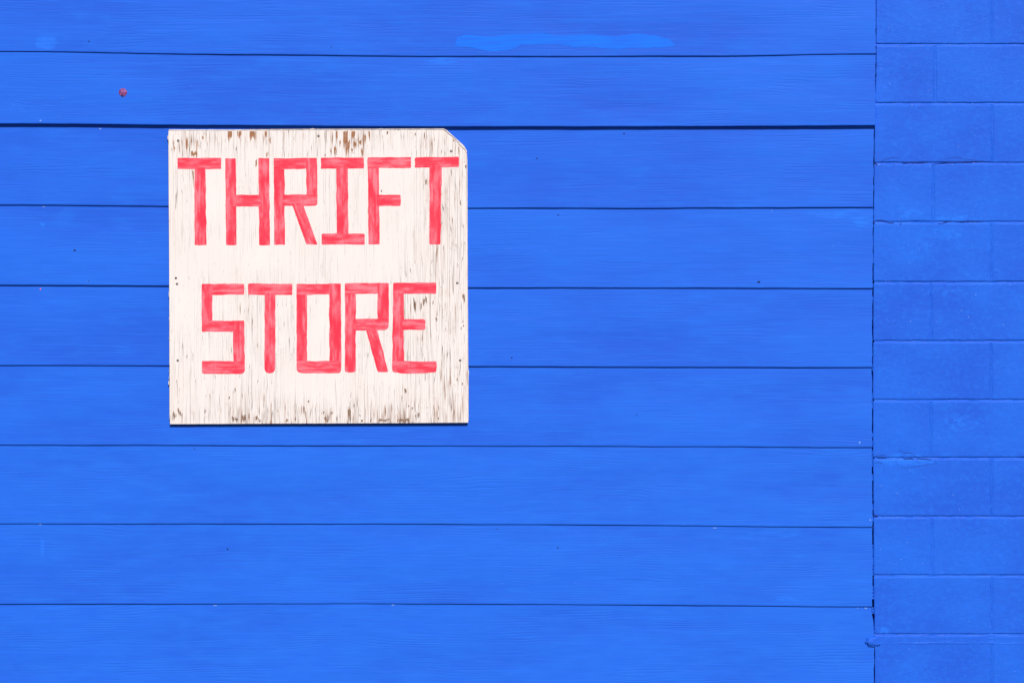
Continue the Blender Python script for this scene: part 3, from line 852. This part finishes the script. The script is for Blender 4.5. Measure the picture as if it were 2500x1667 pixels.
# bare wood where the paint has peeled, in strips along the grain
def flakes():
    vs, fs, mi = [], [], []
    def strip(cx, y0, y1, w, kind):
        ncol = max(1, int(round(w / 1.5)))
        for c in range(ncol):
            xc = cx - w / 2 + w * (c + .5) / ncol; cw = w / ncol * (1.25 if ncol > 1 else 1)
            e = abs(c + .5 - ncol / 2) / max(ncol / 2, .5) if ncol > 1 else 0     # outer slivers are shorter
            ln = (y1 - y0)
            a0 = y0 + ln * (rnd.uniform(-.05, .38) if ncol > 1 and y0 > 323 else rnd.uniform(-.02, .05)); a1 = y1 - ln * (rnd.uniform(-.22, .45) if ncol > 1 else -.08)
            if y1 > 1028: a1 = min(a1, 1031.5)
            a0 = max(a0, 322.2)
            if ncol > 2 and rnd.random() < .12: continue
            b0 = len(vs); s_ = rnd.uniform(0, 99); lean = rnd.uniform(-.025, .04) * ln
            n = max(6, int((a1 - a0) / 2.2))
            for i in range(n + 1):
                t = i / n
                ww = cw * .5 * min(1, (.8 if y0 < 323 else .10) + 4.0 * t, .08 + 2.4 * (1 - t)) * (1 + .5 * n1(t * ln / 2.6, s_ + 3))
                py = lerp(a0, a1, t)
                j = .5 * n1(py / 5.0, s_) + lean * (t - .5)
                yy = face_y(xc, py) - .00013 - .00002 * (c % 3)
                vs.append((X(xc - ww + j), yy, Z(py))); vs.append((X(xc + ww + j), yy, Z(py)))
            for i in range(n):
                q = b0 + 2 * i; fs.append((q, q + 2, q + 3, q + 1)); mi.append(kind)
    def many(L, ox, oy, kind):
        for (x, y0, y1, w) in L: strip(ox + x / 3.92, oy + y0 / 3.92, oy + y1 / 3.92, max(1.9, w * 1.3 / 3.92), kind)
    many([(268, 160, 320, 14), (362, 180, 375, 22), (420, 165, 215, 12), (335, 310, 375, 50), (680, 124, 225, 32), (770, 124, 195, 28), (898, 124, 230, 48), (1022, 124, 210, 16), (1037, 310, 378, 16), (930, 380, 470, 10), (150, 265, 330, 8), (328, 490, 680, 9), (1063, 180, 260, 8)], 390, 290, 0)
    many([(210, 122, 250, 12), (195, 250, 360, 18), (245, 180, 270, 14), (292, 122, 370, 32), (318, 200, 370, 24), (368, 122, 200, 26), (382, 190, 300, 22), (355, 280, 340, 12), (433, 205, 260, 18), (452, 280, 372, 16), (475, 150, 260, 20), (520, 120, 210, 10), (155, 280, 350, 8), (97, 340, 372, 7), (1325, 200, 230, 10)], 770, 290, 0)
    many([(692, 118, 160, 10), (1060, 580, 650, 11), (1440, 440, 480, 8), (960, 140, 180, 8), (1046, 135, 200, 7), (636, 680, 710, 8), (1225, 820, 900, 7), (1390, 780, 850, 7)], 770, 290, 1)
    many([(150, 1345, 1425, 28), (188, 1305, 1400, 11), (212, 1335, 1415, 20), (710, 1380, 1450, 20), (742, 1385, 1460, 22), (812, 1370, 1460, 34), (940, 1385, 1440, 26), (965, 1420, 1455, 12), (1225, 1410, 1458, 18), (1308, 1390, 1455, 12), (1392, 1295, 1420, 22), (1430, 1235, 1265, 9), (672, 1195, 1235, 8), (730, 1110, 1170, 7), (442, 1320, 1400, 8)], 390, 660, 1)
    many([(105, 1375, 1455, 26), (85, 1325, 1380, 7), (163, 1345, 1375, 11), (330, 1285, 1440, 20), (430, 1360, 1410, 8), (535, 1400, 1455, 10), (625, 1412, 1445, 22), (660, 1420, 1447, 46), (698, 1412, 1432, 28), (840, 1410, 1455, 84), (890, 1410, 1430, 28), (955, 1350, 1425, 19), (993, 1350, 1415, 10), (865, 1115, 1180, 15), (895, 1280, 1310, 8), (930, 1290, 1340, 8), (450, 1415, 1445, 14),
          (953, 232, 395, 18), (1015, 300, 410, 8), (1040, 240, 355, 13), (1062, 235, 320, 11), (1128, 285, 330, 8), (1160, 440, 490, 11), (1420, 215, 320, 17), (1397, 540, 572, 8), (1420, 515, 540, 7), (1408, 1060, 1100, 8), (1360, 1030, 1060, 7), (120, 1420, 1455, 9), (1180, 1400, 1440, 7)], 770, 660, 1)
    me = bpy.data.meshes.new('peeled_paint'); me.from_pydata(vs, [], fs); me.update()
    me.polygons.foreach_set('material_index', mi)
    o = link('peeled_paint', me, [M_BARE, M_BARE2], face)
    o['kind'] = 'stuff'
flakes()

# nail heads in the sign
def nail(px, py, r_, mat):
    y = face_y(px, py); n = 10
    vs = [(X(px), y - .0022, Z(py))]
    for q, (f, h) in enumerate(((.6, .0019), (1.0, .0008), (1.0, -.0003))):
        for i in range(n):
            a = 2 * math.pi * i / n; rr = r_ * f * (1 + .1 * n1(i * .8, px))
            vs.append((X(px + rr * math.cos(a)), y - h, Z(py + rr * math.sin(a))))
    fs = [(0, 1 + (i + 1) % n, 1 + i) for i in range(n)]
    for q in range(2):
        for i in range(n):
            a, b = 1 + q * n + i, 1 + q * n + (i + 1) % n
            fs.append((a, b, b + n, a + n))
    o = mesh('nail', vs, fs, mat, face, True)
    return o
for (px, py) in [(437.6, 345), (779, 333.5), (434.6, 693.2), (436.4, 879.4), (1102, 370.3), (1117, 691), (1124, 879)]: nail(px, py, 3.2, M_NAIL)
nr = nail(431.8, 679.3, 2.8, M_RUST); nr['label'] = 'rusty brown nail head above a grey one'
